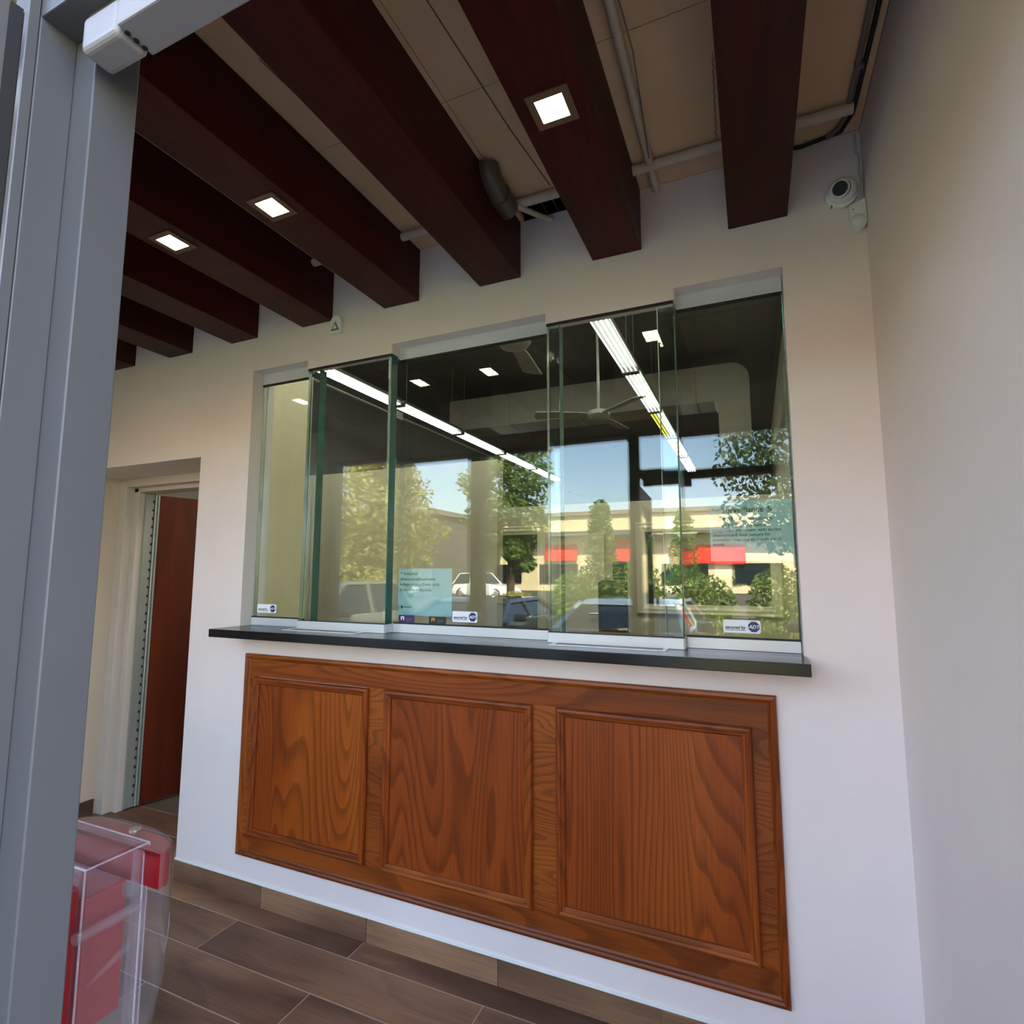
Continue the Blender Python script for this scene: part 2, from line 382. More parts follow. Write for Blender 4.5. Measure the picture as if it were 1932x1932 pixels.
# ------------------------------------------------------------------ beams and downlights
beam_lab = ['plain dark brown ceiling beam running beside the blank side wall', 'dark brown ceiling beam with a lit square downlight, next to the beam by the side wall',
 'plain dark brown ceiling beam between two beams that carry downlights, over the teller window', 'dark brown beam with a lit downlight, ending above the small triangle sensor box',
 'dark brown beam with a lit downlight, ending above the outermost narrow glass pane', 'plain dark brown beam two places past the triangle sensor, ending over the white wall',
 'dark brown beam ending above the wall strip between doorway and window', 'dark brown beam ending above the wood door recess']
for k in range(8):
    x = .0581-.4775*k
    b = MB().box(x-.0912, x+.0912, YS, -.001, 2.6216, ZC-.002).build('ceiling_beam', 'beam_wood', None, .002)
    setp(b, beam_lab[k], 'beam', 'dark ceiling beams')
def downlight(x, label):
    d = empty('downlight', (x, -.717, 2.6216), label, 'downlight', 'square downlights in the beams')
    mb = MB(); h, w = .055, .036
    for (a0, a1, b0, b1) in ((-h, h, -h, -w), (-h, h, w, h), (-h, -w, -w, w), (w, h, -w, w)):
        mb.box(x+a0, x+a1, -.717+b0, -.717+b1, 2.6176, 2.6212)
    mb.build('trim_plate', 'steel_bronze', d)
    MB().box(x-w, x+w, -.717-w, -.717+w, 2.6186, 2.6206).build('lens', 'lamp_warm', d)
    return d
plain('steel_bronze', srgb(120, 92, 70), 0.5, 0.2)
for k, l in ((1, 'lit square downlight in the beam next to the one by the side wall'), (3, 'lit square downlight in the beam that ends above the triangle sensor'),
             (4, 'lit square downlight in the beam that ends above the outermost narrow glass pane'), (6, 'lit square downlight in the beam over the strip between doorway and window')):
    downlight(.0581-.4775*k, l)

# ------------------------------------------------------------------ pipes, duct, wires under the ceiling
z = ZC-.022
o = MB().tube([(-3.6, -.135, z), (.33, -.135, z)], .017, 12).build('sprinkler_pipe', 'pipe_paint', None, smooth=True); setp(o, 'tan painted pipe running along the teller wall just under the ceiling', 'pipe')
o = empty('sprinkler_branch_pipe', (-.265, -.8, z), 'tan painted pipe running between two beams towards the teller wall', 'pipe')
MB().tube([(-.262, -1.5, ZC-.02), (-.27, -.005, ZC-.02)], .014, 12).build('pipe', 'pipe_paint', o, smooth=True)
MB().tube([(-.2655, -.44, ZC-.02), (-.2655, -.4, ZC-.02)], .018, 12).build('coupling', 'pipe_paint', o, smooth=True)
du = empty('round_duct', (-.80, -.2, ZC), 'grey round duct elbow beside the vent slot', 'duct')
pts = [(-.79, -.34+.09*(1-math.cos(t)), ZC-.005-.05*math.sin(t)) for t in [i*math.pi/2/6 for i in range(7)]]+[(-.79, -.165, ZC-.055)]
MB().tube(pts, .042, 18).build('elbow', 'duct_metal', du, smooth=True)
MB().tube([(-.79, -.255, ZC-.055), (-.79, -.247, ZC-.055)], .046, 18).build('joint_band', 'duct_metal', du, smooth=True)
o = MB().tube([(-.775, -.19, ZC-.05), (-.70, -.04, ZC-.03), (-.672, -.006, ZC-.028)], .011, 10).build('duct_pipe', 'pipe_paint', None, smooth=True); setp(o, 'short tan pipe slanting across the vent slot', 'pipe')
def chain(name, a, b, label, r=.0022):
    mb = MB(); a, b = Vector(a), Vector(b); n = max(8, int((b-a).length/.016))
    for i in range(n):
        p = a.lerp(b, i/n); q = a.lerp(b, (i+.8)/n)
        w = Vector((.0022, 0, 0)) if i % 2 else Vector((0, .0022, 0))
        mb.tube([p+w, q-w], r*.7, 5)
    o = mb.build(name, 'cable_grey'); return setp(o, label, 'chain')
chain('hanging_chain', (-.045, -.47, ZC-.003), (-.055, -.14, ZC-.003), 'thin chain lying along the ceiling between the branch pipe and the end beam')
o = MB().tube([(-.262, -1.4, ZC-.042), (-.235, -.6, ZC-.044), (-.262, -.2, ZC-.042)], .0022, 6).build('pipe_wire', 'cable_grey'); setp(o, 'thin dark wire strapped under the branch pipe', 'cable')
for i, (x, l) in enumerate(((-.655, 'thin wire along the ceiling beside the vent slot'), (-1.16, 'thin wire along the ceiling in the second bay past the vent slot'), (-1.62, 'thin wire along the ceiling in the third bay past the vent slot'))):
    o = MB().tube([(x-.03, -.95, ZC-.003), (x, -.45, ZC-.003), (x+.03, -.16, ZC-.003)], .0018, 6).build('ceiling_wire', 'cable_grey'); setp(o, l, 'cable')
# conduit along the side wall
cd = empty('wall_conduit', (.32, -.7, ZC-.02), 'dark conduit and cable bundle running along the top of the blank side wall', 'conduit')
MB().tube([(.327, -1.5, ZC-.012), (.322, -.4, ZC-.012), (.318, -.11, ZC-.012), (.305, -.055, ZC-.012), (.275, -.022, ZC-.012)], .008, 8).build('conduit_tube', 'cable_grey', cd, smooth=True)
MB().tube([(.345, -1.5, ZC-.011), (.341, -.4, ZC-.011), (.335, -.1, ZC-.011), (.312, -.03, ZC-.011), (.20, -.008, ZC-.010), (.16, -.006, ZC-.004)], .0065, 8).build('cable', 'rubber', cd, smooth=True)
for yy in (-.95, -.28):
    MB().box(.313, .336, yy-.006, yy+.006, ZC-.022, ZC).build('clip', 'cable_grey', cd)

# ------------------------------------------------------------------ dome camera, motion sensor, triangle sensor
sc = empty('security_camera', (.305, -.02, 2.62), 'white turret security camera on the wall beside the end beam', 'security camera')
MB().lathe([(.046, 0), (.048, .006), (.046, .016), (.040, .020)], (.303, 0, 2.648), (0, -1, 0), 32).build('base', 'white_plastic', sc, smooth=True)
mb = MB(); prof = [(.0415*math.cos(t), .02+.040*math.sin(t)) for t in [i*math.pi/2/8 for i in range(9)]]
mb.lathe(prof, (.306, 0, 2.652), (0, -1, 0), 32).build('ball', 'white_plastic', sc, smooth=True)
ax = Vector((-.25, -.80, -.30)).normalized(); oc = Vector((.306, -.022, 2.652))
MB().lathe([(.026, .028), (.026, .0425), (.0235, .0445), (.0215, .0425)], oc, ax, 28).build('lens_ring', 'white_plastic', sc, smooth=True)
MB().lathe([(.0212, .034), (.0212, .0432), (.001, .0436)], oc, ax, 28).build('lens', 'black', sc, smooth=True)
MB().lathe([(.0275, .026), (.0275, .0295)], oc, ax, 28).build('shadow_gap', 'black', sc)
for dx, dz in ((-.028, -.036), (.034, .03)):
    MB().lathe([(.0028, .004), (.0028, .0175)], (.303+dx, 0, 2.648+dz), (0, -1, 0), 10).build('screw', 'cable_grey', sc)
ms = empty('motion_sensor', (.343, -.02, 2.53), 'small white motion sensor with round lens below the turret camera', 'motion sensor')
pl = [(.320, 2.595), (.365, 2.612), (.3665, 2.565)]+[(.344+.0225*math.cos(t), 2.540+.030*math.sin(t)) for t in [-i*math.pi/10 for i in range(0, 11)]]
MB().prism(pl, 0, -.026).build('housing', 'white_plastic', ms, .003, seg=3)
mb = MB(); mb.lathe([(.0205*math.cos(t), .022+.013*math.sin(t)) for t in [i*math.pi/2/6 for i in range(7)]], (.343, 0, 2.543), (0, -1, 0), 26).build('lens', 'white_plastic', ms, smooth=True)
MB().lathe([(.0022, .02), (.0022, .0268)], (.331, 0, 2.579), (0, -1, 0), 8).build('led', 'cable_grey', ms)
o = MB().tube([(.352, -.006, ZC-.012), (.352, -.006, 2.78), (.360, -.008, 2.765), (.356, -.006, 2.72), (.362, -.006, 2.68), (.360, -.006, 2.615)], .0035, 8).build('sensor_cable', 'cable_white', None, smooth=True); setp(o, 'painted cable running down the wall corner to the motion sensor', 'cable')
ts = empty('triangle_sensor', (-1.725, -.015, 2.546), 'small white arched detector with a triangle grille above the glass', 'detector')
arch = [(-1.757, 2.549), (-1.694, 2.549), (-1.694, 2.602)]+[(-1.7255+.0315*math.cos(t), 2.602+.0315*math.sin(t)) for t in [i*math.pi/10 for i in range(1, 10)]]+[(-1.757, 2.602)]
MB().prism(arch, 0, -.022).build('housing', 'white_plastic', ts, .003, seg=3)
def tri(c, s): return [(c[0]-s, c[1]-s*.75), (c[0]+s, c[1]-s*.75), (c[0], c[1]+s)]
MB().prism(tri((-1.7255, 2.577), .024), -.022, -.024).build('grille', 'cable_grey', ts)
MB().prism(tri((-1.7255, 2.576), .012), -.024, -.0255).build('emblem', 'white_plastic', ts)

# ------------------------------------------------------------------ teller window
tw = empty('window_1', (-1.06, .05, OZ0), 'teller window of five thick green tinted security glass panes above the black counter', 'window', kind='structure')
FP, BP, TH = .006, .068, .046
ZB, ZT = 1.234, 2.409
panes = [(-2.253, -1.868, BP), (-1.899, -1.424, FP), (-1.47, -.664, BP), (-.700, -.2245, FP), (-.288, .124, BP)]
plab = ['narrow fixed pane next to the doorway side', 'forward pane above the tray with a copper coloured floor', 'wide rear pane with the blue notice', 'forward pane above the tray with a light floor', 'rear pane with the surveillance notice']
for i, (x0, x1, y0) in enumerate(panes):
    g = MB().box(x0, x1, y0, y0+TH, ZB-.012, ZT+.012).build('glass_pane', 'teller_glass', tw, .0012, seg=1); g['label'] = plab[i]
    g.data.materials.append(MATS['glass_edge'])
    for f in g.data.polygons:
        if abs(f.normal.x) > .9: f.material_index = 1
    front = y0 == FP
    xa, xb = (x0, x1) if front else ((x0 if i == 0 else panes[i-1][1]+.004), (x1 if i == 4 else panes[i+1][0]-.004))
    if front:
        MB().box(xa-.001, xb+.001, y0-.008, y0-.001, OZ0, ZB).box(xb-.0005, xb+.004, y0-.001, y0+TH+.008, OZ0, ZB).box(xa-.004, xa+.0005, y0-.001, y0+TH+.008, OZ0, ZB).build('bottom_channel', 'channel_white', tw, .001, seg=1)
        MB().box(xa-.003, xb+.003, y0-.0065, y0-.0005, ZT, OZ1).box(xb-.0005, xb+.006, y0-.0005, y0+TH+.01, ZT, OZ1).build('top_channel', 'wall_paint', tw)
        MB().box(xa, xb, y0-.0045, y0-.0008, ZT-.011, ZT).build('gasket', 'rubber', tw)
        MB().box(xa, xb, y0-.0045, y0-.0008, ZB, ZB+.004).build('gasket', 'rubber', tw)
    else:
        MB().box(xa, xb, y0-.012, y0-.001, OZ0, ZB).build('bottom_channel', 'channel_white', tw, .001, seg=1)
        MB().box(xa, xb, y0-.010, y0-.0008, ZT-.012, OZ1).build('top_channel', 'channel_white', tw, .001, seg=1)
        MB().box(xa, xb, y0-.0085, y0-.0008, ZT-.022, ZT-.012).build('gasket', 'rubber', tw)
        MB().box(xa, xb, y0-.0085, y0-.0008, ZB, ZB+.006).build('gasket', 'rubber', tw)

# counter
ct = MB().box(-2.263, .1325, -.16, -.0005, 1.162, OZ0-.0005).box(OX0+.001, OX1-.001, -.0005, .30, 1.162, OZ0-.0005).build('countertop', 'counter_black', None, .002); setp(ct, 'glossy black countertop shelf under the teller window', 'counter')
def tray(x0, x1, label, mat):
    t = empty('cash_tray', ((x0+x1)/2, .0, OZ0), label, 'tray', 'cash trays in the counter')
    y0, y1, w = -.072, .085, .016
    mb = MB()
    for b in ((x0, x1, y0, y0+w), (x0, x1, y1-w, y1), (x0, x0+w, y0+w, y1-w), (x1-w, x1, y0+w, y1-w)): mb.box(*b, OZ0-.0003, OZ0+.0026)
    mb.build('rim', 'tray_rim', t, .0006, seg=1)
    MB().box(x0+w, x1-w, y0+w, y1-w, OZ0-.0003, OZ0+.0006).build('tray_floor', mat, t)
    MB().box(x0+w, x1-w, y1-w-.115, y1-w, OZ0+.0006, OZ0+.0009).build('tray_step', 'desk_brown', t)
    return t
tray(-1.92, -1.52, 'recessed metal cash tray with copper coloured floor in the black counter', 'brass_tray')
tray(-.675, -.272, 'recessed metal cash tray with cream coloured floor in the black counter', 'steel_cream')

# notices behind the glass
def notice(x0, x1, z0, z1, lines, label):
    y = .1165
    n = MB().box(x0, x1, y, y+.0008, z0, z1).build('paper_notice', 'paper'); setp(n, label, 'notice')
    for (body, size, x, zz, sx) in lines: text(n, body, size, (x, y, zz), 'ink', sx=sx, bold=size*.012)
    return n
n1 = notice(-1.426, -1.160, 1.267, 1.467, [('** Bulletproof', .0155, -1.415, 1.440, .98), ('infrastructurefull-perimeter', .0165, -1.418, 1.417, .98), ('bulletproof glass (2-inch thick)', .0165, -1.418, 1.394, .98), ('at customer facing areas.', .0165, -1.418, 1.371, .98)], 'pale blue paper notice about bulletproof glass, behind the wide pane')
ar = MB(); ar.box(-1.405, -1.358, .1155, .1163, 1.301, 1.3035); ar.prism([(-1.412, 1.3022), (-1.402, 1.310), (-1.402, 1.2945)], .1155, .1163); ar.build('arrow', 'ink', n1)
notice(-.137, .1225, 1.489, 1.695, [('** Surveillance &', .028, -.128, 1.655, 1.0), ('Alarm', .027, -.128, 1.628, 1.0), ('System Professionally', .0145, -.061, 1.628, .98), ('installed HD CCTV system Fully', .0145, -.128, 1.606, .98), ('integrated alarm system, with motion', .0145, -.128, 1.590, .98),
  ('detectors and door sensors for', .0145, -.128, 1.574, .98), ('immediate response to unauthorized', .0145, -.128, 1.558, .98), ('access.', .0145, -.128, 1.542, .98)], 'pale blue paper notice about surveillance and alarm, behind the pane by the side wall')
# stickers on the glass
def octagon(cx, cz, r): return [(cx+r*math.cos(R(22.5+45*i)), cz+r*math.sin(R(22.5+45*i))) for i in range(8)]
def sec_sticker(x0, x1, z0, z1, label):
    y = BP-.0008; w, h = x1-x0, z1-z0; c = .004
    t = empty('security_sticker', ((x0+x1)/2, y, z0), label, 'sticker', 'alarm stickers on the glass')
    rr = [(x0+c, z0), (x1-c, z0), (x1, z0+c), (x1, z1-c), (x1-c, z1), (x0+c, z1), (x0, z1-c), (x0, z0+c)]
    MB().prism(rr, y, y-.0004).build('backing', 'sticker_white', t)
    cx, cz, r = x0+w*.82, (z0+z1)/2, h*.43
    MB().prism(octagon(cx, cz, r), y-.0004, y-.0008).build('octagon_badge', 'sticker_blue', t)
    text(t, 'ADT', r*.85, (cx, y-.0009, cz-r*.28), 'mark_white', 'CENTER', .25, r*.02)
    text(t, 'secured by', h*.36, (x0+w*.045, y-.0005, z0+h*.31), 'ink_blue', shear=.3, bold=h*.010, sx=.92)
    MB().box(x0+w*.05, x0+w*.60, y-.0008, y-.0004, z0+h*.20, z0+h*.235).build('underline', 'ink_blue', t)
sec_sticker(-2.224, -2.101, 1.257, 1.2975, 'white and blue alarm sticker on the narrow pane nearest the doorway')
sec_sticker(-1.138, -1.024, 1.251, 1.294, 'white and blue alarm sticker beside the black card sticker')
sec_sticker(-.104, .010, 1.253, 1.2955, 'white and blue alarm sticker on the pane by the side wall')
def card(x0, x1, z0, z1, back, label, mark):
    y = BP-.0008; w, h = x1-x0, z1-z0
    t = empty('card_sticker', ((x0+x1)/2, y, z0), label, 'sticker')
    MB().box(x0, x1, y-.0004, y, z0, z1).build('backing', back, t)
    cx, cz, s = x0+w*.24, z0+h*.60, h*.24
    mb = MB()
    for sx in (-1, 1):
        mb.prism([(cx+sx*s*.15, cz), (cx+sx*s*.75, cz+s), (cx+sx*s*1.0, cz+s), (cx+sx*s*1.0, cz-s), (cx+sx*s*.75, cz-s)], y-.0004, y-.0007)
    mb.prism([(cx-s*.6, cz+s), (cx+s*.6, cz+s), (cx, cz+s*.3)], y-.0004, y-.0007)
    mb.build('emblem', mark, t)
    mb = MB()
    for i, l in enumerate((.42, .36, .30)): mb.box(x0+w*.48, x0+w*(.48+l), y-.0007, y-.0004, z0+h*(.56-.15*i), z0+h*(.60-.15*i))
    mb.build('fine_print', 'cable_grey', t)
card(-1.399, -1.321, 1.236, 1.271, 'sticker_navy', 'small navy sticker with a white emblem at the bottom of the wide pane', 'mark_white')
card(-1.249, -1.167, 1.237, 1.269, 'sticker_black', 'small black sticker with an orange emblem at the bottom of the wide pane', 'mark_orange')

# ------------------------------------------------------------------ wood panelling under the counter
wp = empty('wood_panelling', (-1.07, 0, .193), 'stained oak wainscot with three framed panels under the black counter', 'panelling')
PX0, PX1, PZ0, PZ1 = -2.194, .043, .193, 1.075
insets = [(-2.132, -1.485, .285, .973), (-1.404, -.758, .282, .975), (-.668, -.030, .290, .975)]
yb = -.006
MB().box(PX0+.01, PX1-.01, yb, 0, .975, PZ1-.01).build('top_rail', 'oak_h', wp)
MB().box(PX0+.01, PX1-.01, yb, 0, PZ0+.01, .285).build('bottom_rail', 'oak_h', wp)
for a, b in ((PX0+.01, -2.12), (-1.496, -1.392), (-.77, -.656), (-.042, PX1-.01)):
    MB().box(a, b, yb, 0, .285, .975).build('stile', 'oak_cross', wp)
for x0, x1, z0, z1 in insets:
    MB().box(x0+.01, x1-.01, yb-.0005, 0, z0+.008, z1-.008).build('field_panel', 'oak_v', wp)
    mitred(wp, x0, x1, z0, z1, [(0, 0), (0, .010), (.004, .0165), (.010, .019), (.017, .017), (.020, .0125), (.026, .0115), (.031, .007), (.032, 0)], yb, ('oak_h', 'oak_v'))
mitred(wp, PX0, PX1, PZ0, PZ1, [(0, 0), (0, .013), (.003, .017), (.012, .019), (.018, .015), (.021, .010), (.027, .006), (.028, 0)], 0, ('oak_h', 'oak_v'), 'edge_moulding')

# ------------------------------------------------------------------ doorway: frame, continuous hinge, wood door
df = empty('trim_1', (-3.2, .35, 0), 'white stepped door frame in the recess with a pierced metal hinge strip', 'door frame', kind='structure')
MB().box(XL+.0005, -3.655, .285, .4495, 0, DZ-.0005).build('jamb', 'trim_white', df, .003)
MB().box(-3.655, -3.612, .335, .45, 0, DZ-.03).build('stop', 'trim_white', df, .003)
MB().box(-3.655, DX1, .285, .45, 1.99, DZ-.0005).build('head', 'trim_white', df, .003)
MB().box(-3.655, DX1, .335, .45, 1.962, 1.99).build('head_stop', 'trim_white', df, .003)
hx, hy = -3.600, .425
MB().box(-3.612, -3.594, .375, .43, .01, 1.96).build('hinge_strip', 'hinge_alu', df)
MB().tube([(-3.586, .436, .01), (-3.586, .436, 1.965)], .007, 10).build('hinge_barrel', 'hinge_alu', df, smooth=True)
proto = None
for i in range(34):
    zz = .07+i*.0555
    if proto is None: proto = MB().box(-3.5945, -3.5925, .418, .428, zz, zz+.016).build('hinge_slot', 'black', df); z0_ = zz
    else:
        c = proto.copy(); C.objects.link(c); c.parent = df; c.location = (0, 0, zz-z0_)
dl = empty('door_1', (-3.578, .442, 0), 'reddish brown wood door standing open into the back room', 'door', kind='structure')
A = Matrix.Translation((-3.578, .442, 0)) @ Matrix.Rotation(R(-13.6), 4, 'Z')
MB().box(-.045, 0, .008, .90, .012, 1.955, A).build('leaf', 'door_wood', dl, .002)
MB().box(-.047, .004, 0, .010, .012, 1.955, A).build('edge_strip', 'hinge_alu', dl)
MB().tube([A @ Vector((0, .83, 1.0)), A @ Vector((.05, .83, 1.0)), A @ Vector((.05, .72, 1.0))], .009, 10).build('lever_handle', 'steel', dl, smooth=True)

# ------------------------------------------------------------------ storefront: entrance frame, closer, windows
ef = empty('door_2', (-.66, -1.6, 0), 'grey aluminium entrance door frame standing beside the viewer', 'door frame', kind='structure')
MB().box(-.72, -.652, -1.604, -1.557, 0, 2.36).build('jamb_post', 'frame_alu', ef, .0015)
MB().box(-.72, -.690, -1.640, -1.604, 0, 2.36).build('jamb_rebate', 'frame_alu', ef, .0012)
MB().box(-.72, -.6905, -1.650, -1.641, 0, 2.36).build('weather_strip', 'frame_alu', ef)
MB().box(-.7, XR, -1.64, -1.57, 2.055, 2.11).build('head_bar', 'frame_alu', ef, .0015)
MB().box(-.7, XR, -1.64, -1.57, 2.335, 2.36).build('transom_head', 'frame_alu', ef, .0015)
MB().box(-.66, XR-.06, -1.608, -1.602, 2.11, 2.335).build('transom_glass', 'store_glass', ef)
MB().box(.305, XR, -1.68, -1.56, 0, 2.36).build('jamb_post', 'frame_alu', ef, .0015)
MB().box(-.65, .305, -1.68, -1.56, -.02, .008).build('threshold', 'bright_alu', ef)
# leaf swung open outwards on the hinge side
el = empty('door_3', (-.70, -1.66, 0), 'open glazed aluminium entrance door folded back outside its frame', 'door', kind='structure')
B = Matrix.Translation((-.6945, -1.653, 0)) @ Matrix.Rotation(R(-93), 4, 'Z')
for nm, b in (('stile', (.0, .055, -.045, 0, .01, 2.05)), ('stile', (.85, .905, -.045, 0, .01, 2.05)), ('rail', (.055, .85, -.045, 0, .01, .22)), ('rail', (.055, .85, -.045, 0, 1.93, 2.05))):
    MB().box(*b, B).build(nm, 'frame_alu', el, .0015)
MB().box(-.0035, .0, -.045, 0.002, .01, 2.05, B).build('edge_strip', 'bright_alu', el)
MB().box(.001, .012, -.0462, .0022, .01, 2.05, B).build('gasket', 'rubber', el)
MB().box(.055, .85, -.026, -.020, .22, 1.93, B).build('glass', 'store_glass', el)
MB().tube([B @ Vector((.78, .04, .85)), B @ Vector((.78, .04, 1.25))], .013, 12).build('pull_bar', 'bright_alu', el, smooth=True)
# closer on the head bar
dc = empty('door_closer', (-.6, -1.6, 2.0), 'white door closer box fixed under the entrance head', 'door closer')
MB().box(-.640, -.576, -1.626, -1.592, 2.003, 2.045).build('cover', 'closer_grey', dc, .007, seg=4)
MB().box(-.574, -.35, -1.628, -1.590, 2.006, 2.055).build('body', 'closer_grey', dc, .002)
MB().box(-.640, -.35, -1.62, -1.60, 2.04, 2.057).build('mount_plate', 'frame_alu', dc)
for yy in (-1.618, -1.609, -1.600):
    MB().lathe([(.0028, 0), (.0028, .002)], (-.5715, yy, 2.0065), (0, 0, -1), 10).build('adjuster_screw', 'black', dc)
# windows behind the viewer
def store_window(nm, x0, x1, label):
    w = empty(nm, ((x0+x1)/2, -1.62, 0), label, 'window', kind='structure')
    t = .045
    for n_, b in (('mullion', (x0-.07, x0, 0, 2.36)), ('mullion', (x1, x1+.035 if nm == 'window_3' else x1+.0, 0, 2.36)), ('sill_rail', (x0, x1, 0, .10)), ('head_rail', (x0, x1, 2.335, 2.36)), ('mid_rail', (x0, x1, .80, .86))):
        if b[1] > b[0]: MB().box(b[0], b[1], -1.68, -1.57, b[2], b[3]).build(n_, 'frame_alu', w, .0015)
    MB().box(x0, x1, -1.618, -1.612, .10, .80).build('pane', 'store_glass', w)
    MB().box(x0, x1, -1.618, -1.612, .86, 2.335).build('pane', 'store_glass', w)
store_window('window_2', -1.85, -.722, 'shop front window next to the entrance door')
store_window('window_3', -3.13, -1.955, 'shop front window at the far end from the entrance door')

# clear covered red call box on the shop front beside the jamb
cb = empty('covered_call_box', (-.80, -1.47, .84), 'red wall box under a clear acrylic cover with a tube latch', 'call box')
MB().box(-.95, -.74, -1.565, -1.498, .86, 1.085).build('back_box', 'red_plastic', cb, .004)
def rbox(x0, x1, y0, y1, z0, z1, name, mat, parent, bev): return MB().box(x0, x1, y0, y1, z0, z1).build(name, mat, parent, bev, seg=3)
rbox(-.97, -.728, -1.502, -1.426, .845, 1.106, 'clear_cover', 'acrylic_tint', cb, .008)
for zz, r in ((1.037, .0062),): MB().tube([(-.7215, -1.512, zz), (-.7215, -1.438, zz)], r, 14).build('tube_latch', 'acrylic_tint', cb, smooth=True)
MB().box(-.735, -.722, -1.444, -1.430, .86, 1.10).build('hinge_rail', 'acrylic_tint', cb, .002)
MB().box(-.739, -.7245, -1.452, -1.440, 1.05, 1.066).build('catch', 'acrylic', cb, .002)
MB().prism([(-1.494, .975), (-1.446, .99), (-1.446, 1.0)], -.7275, -.7235, 'X').build('brace', 'acrylic', cb)
MB().box(-.955, -.742, -1.496, -1.442, .915, 1.066).build('red_insert', 'red_plastic', cb, .003)
for a_, b_ in (((-.728, -1.502, .85), (-.728, -1.502, 1.104)), ((-.728, -1.427, .85), (-.728, -1.427, 1.104)), ((-.728, -1.502, 1.105), (-.728, -1.427, 1.105)), ((-.968, -1.427, 1.105), (-.728, -1.427, 1.105)), ((-.968, -1.502, 1.105), (-.728, -1.502, 1.105)), ((-.722, -1.437, .862), (-.722, -1.437, 1.098))):
    MB().tube([a_, b_], .0012, 6).build('edge_glint', 'acrylic_glint', cb)  # thin pale strips painting edge glints onto the clear cover
def dshape(g, z): 
    cx, hw, y0, d = -.79, .102-g, -1.437, .040-g
    return [(cx-hw, y0, z)]+[(cx-hw*math.cos(t), y0+d*math.sin(t)**.7, z) for t in [i*math.pi/16 for i in range(1, 16)]]+[(cx+hw, y0, z)]
bn = [dshape(.055, .865), dshape(.03, .875), dshape(.012, .90), dshape(.003, .95), dshape(0, 1.0), dshape(0, 1.102), dshape(.004, 1.107)]
MB().loft(bn).build('rounded_front', 'acrylic', cb, smooth=True)
MB().loft([dshape(.004, 1.060), dshape(.004, 1.1015)]).build('red_band', 'red_plastic', cb, smooth=True)
MB().lathe([(.007, 0), (.007, .002), (.004, .003)], (-.775, -1.416, 1.107), (0, 0, 1), 14).build('top_screw', 'steel', cb, smooth=True)

# ------------------------------------------------------------------ back office behind the glass
o = box('wall_office_side', (-2.60, -2.43, .16, .63, 0, 4.3), 'office_paint'); setp(o, 'beige return wall just behind the narrow glass pane', 'wall', kind='structure')
o = box('floor_office', (-5.6, .55, .47, 10.6, -.12, -.004), 'office_floor_tile'); setp(o, 'dull tile floor of the back office', 'floor', kind='structure')
o = box('ceiling_office', (-5.6, .7, .16, 10.6, 4.3, 4.4), 'office_grey'); setp(o, 'dark grey high ceiling of the back office', 'ceiling', kind='structure')
o = box('wall_office_right', (.42, .6, .16, 10.6, 0, 4.3), 'office_paint'); setp(o, 'beige side wall of the back office beyond the glass', 'wall', kind='structure')
o = box('wall_office_left', (-5.6, -5.45, .45, 10.6, 0, 4.3), 'office_grey'); setp(o, 'grey far side wall of the back office', 'wall', kind='structure')
o = box('wall_office_back', (-5.6, .6, 10.4, 10.6, 0, 4.3), 'office_grey'); setp(o, 'grey end wall of the back office', 'wall', kind='structure')
o = MB().box(-5.6, XL-.17, .3, .45, 0, 4.3).box(-3.9, .6, .16, .2, ZC, 4.3).build('wall_office_front', 'office_grey', origin=(0, .3, 0)); setp(o, 'office side of the wall above the teller window', 'wall', kind='structure')
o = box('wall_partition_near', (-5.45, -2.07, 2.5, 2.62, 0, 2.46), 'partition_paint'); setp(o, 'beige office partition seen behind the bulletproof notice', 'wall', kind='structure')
pw = MB()
for b in ((-2.9, -2.72, 0, 2.15), (-2.72, -2.06, 1.86, 2.15), (-2.06, -.96, 0, 2.15), (-.96, .13, 0, 1.15), (-.96, .13, 1.84, 2.15), (.13, .42, 0, 2.15)): pw.box(b[0], b[1], 3.5, 3.62, b[2], b[3])
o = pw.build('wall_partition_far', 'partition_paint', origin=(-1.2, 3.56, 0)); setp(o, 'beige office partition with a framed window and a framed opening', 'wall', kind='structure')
def casing(nm, x0, x1, z0, z1, label, bottom=True):
    e = empty(nm, ((x0+x1)/2, 3.5, z0), label, 'casing', kind='structure')
    prof = [(0, 0), (0, .022), (.012, .03), (.03, .024), (.05, .028), (.07, .018), (.09, .014), (.092, 0)]
    mitred(e, x0, x1, z0, z1, prof, 3.5, ('office_trim', 'office_trim'))
    return e
plain('office_trim', srgb(188, 178, 150), 0.5, var=0.02)
tr2 = casing('trim_2', -1.05, .22, 1.06, 1.935, 'cream moulded casing around the office window')
MB().box(-.9595, .1295, 3.55, 3.556, 1.1505, 1.8395).build('pane', 'store_glass', tr2)
casing('trim_3', -2.80, -1.98, .0, 1.94, 'cream moulded casing around the office opening')
od = empty('door_4', (-1.6, 3.49, 0), 'flush beige office door set in the far partition', 'door', kind='structure')
MB().box(-1.82, -1.36, 3.475, 3.499, .0, 1.84).build('leaf', 'office_trim', od, .003)
MB().tube([(-1.42, 3.475, 1.05), (-1.42, 3.43, 1.05), (-1.50, 3.43, 1.05)], .011, 10).build('lever_handle', 'steel', od, smooth=True)
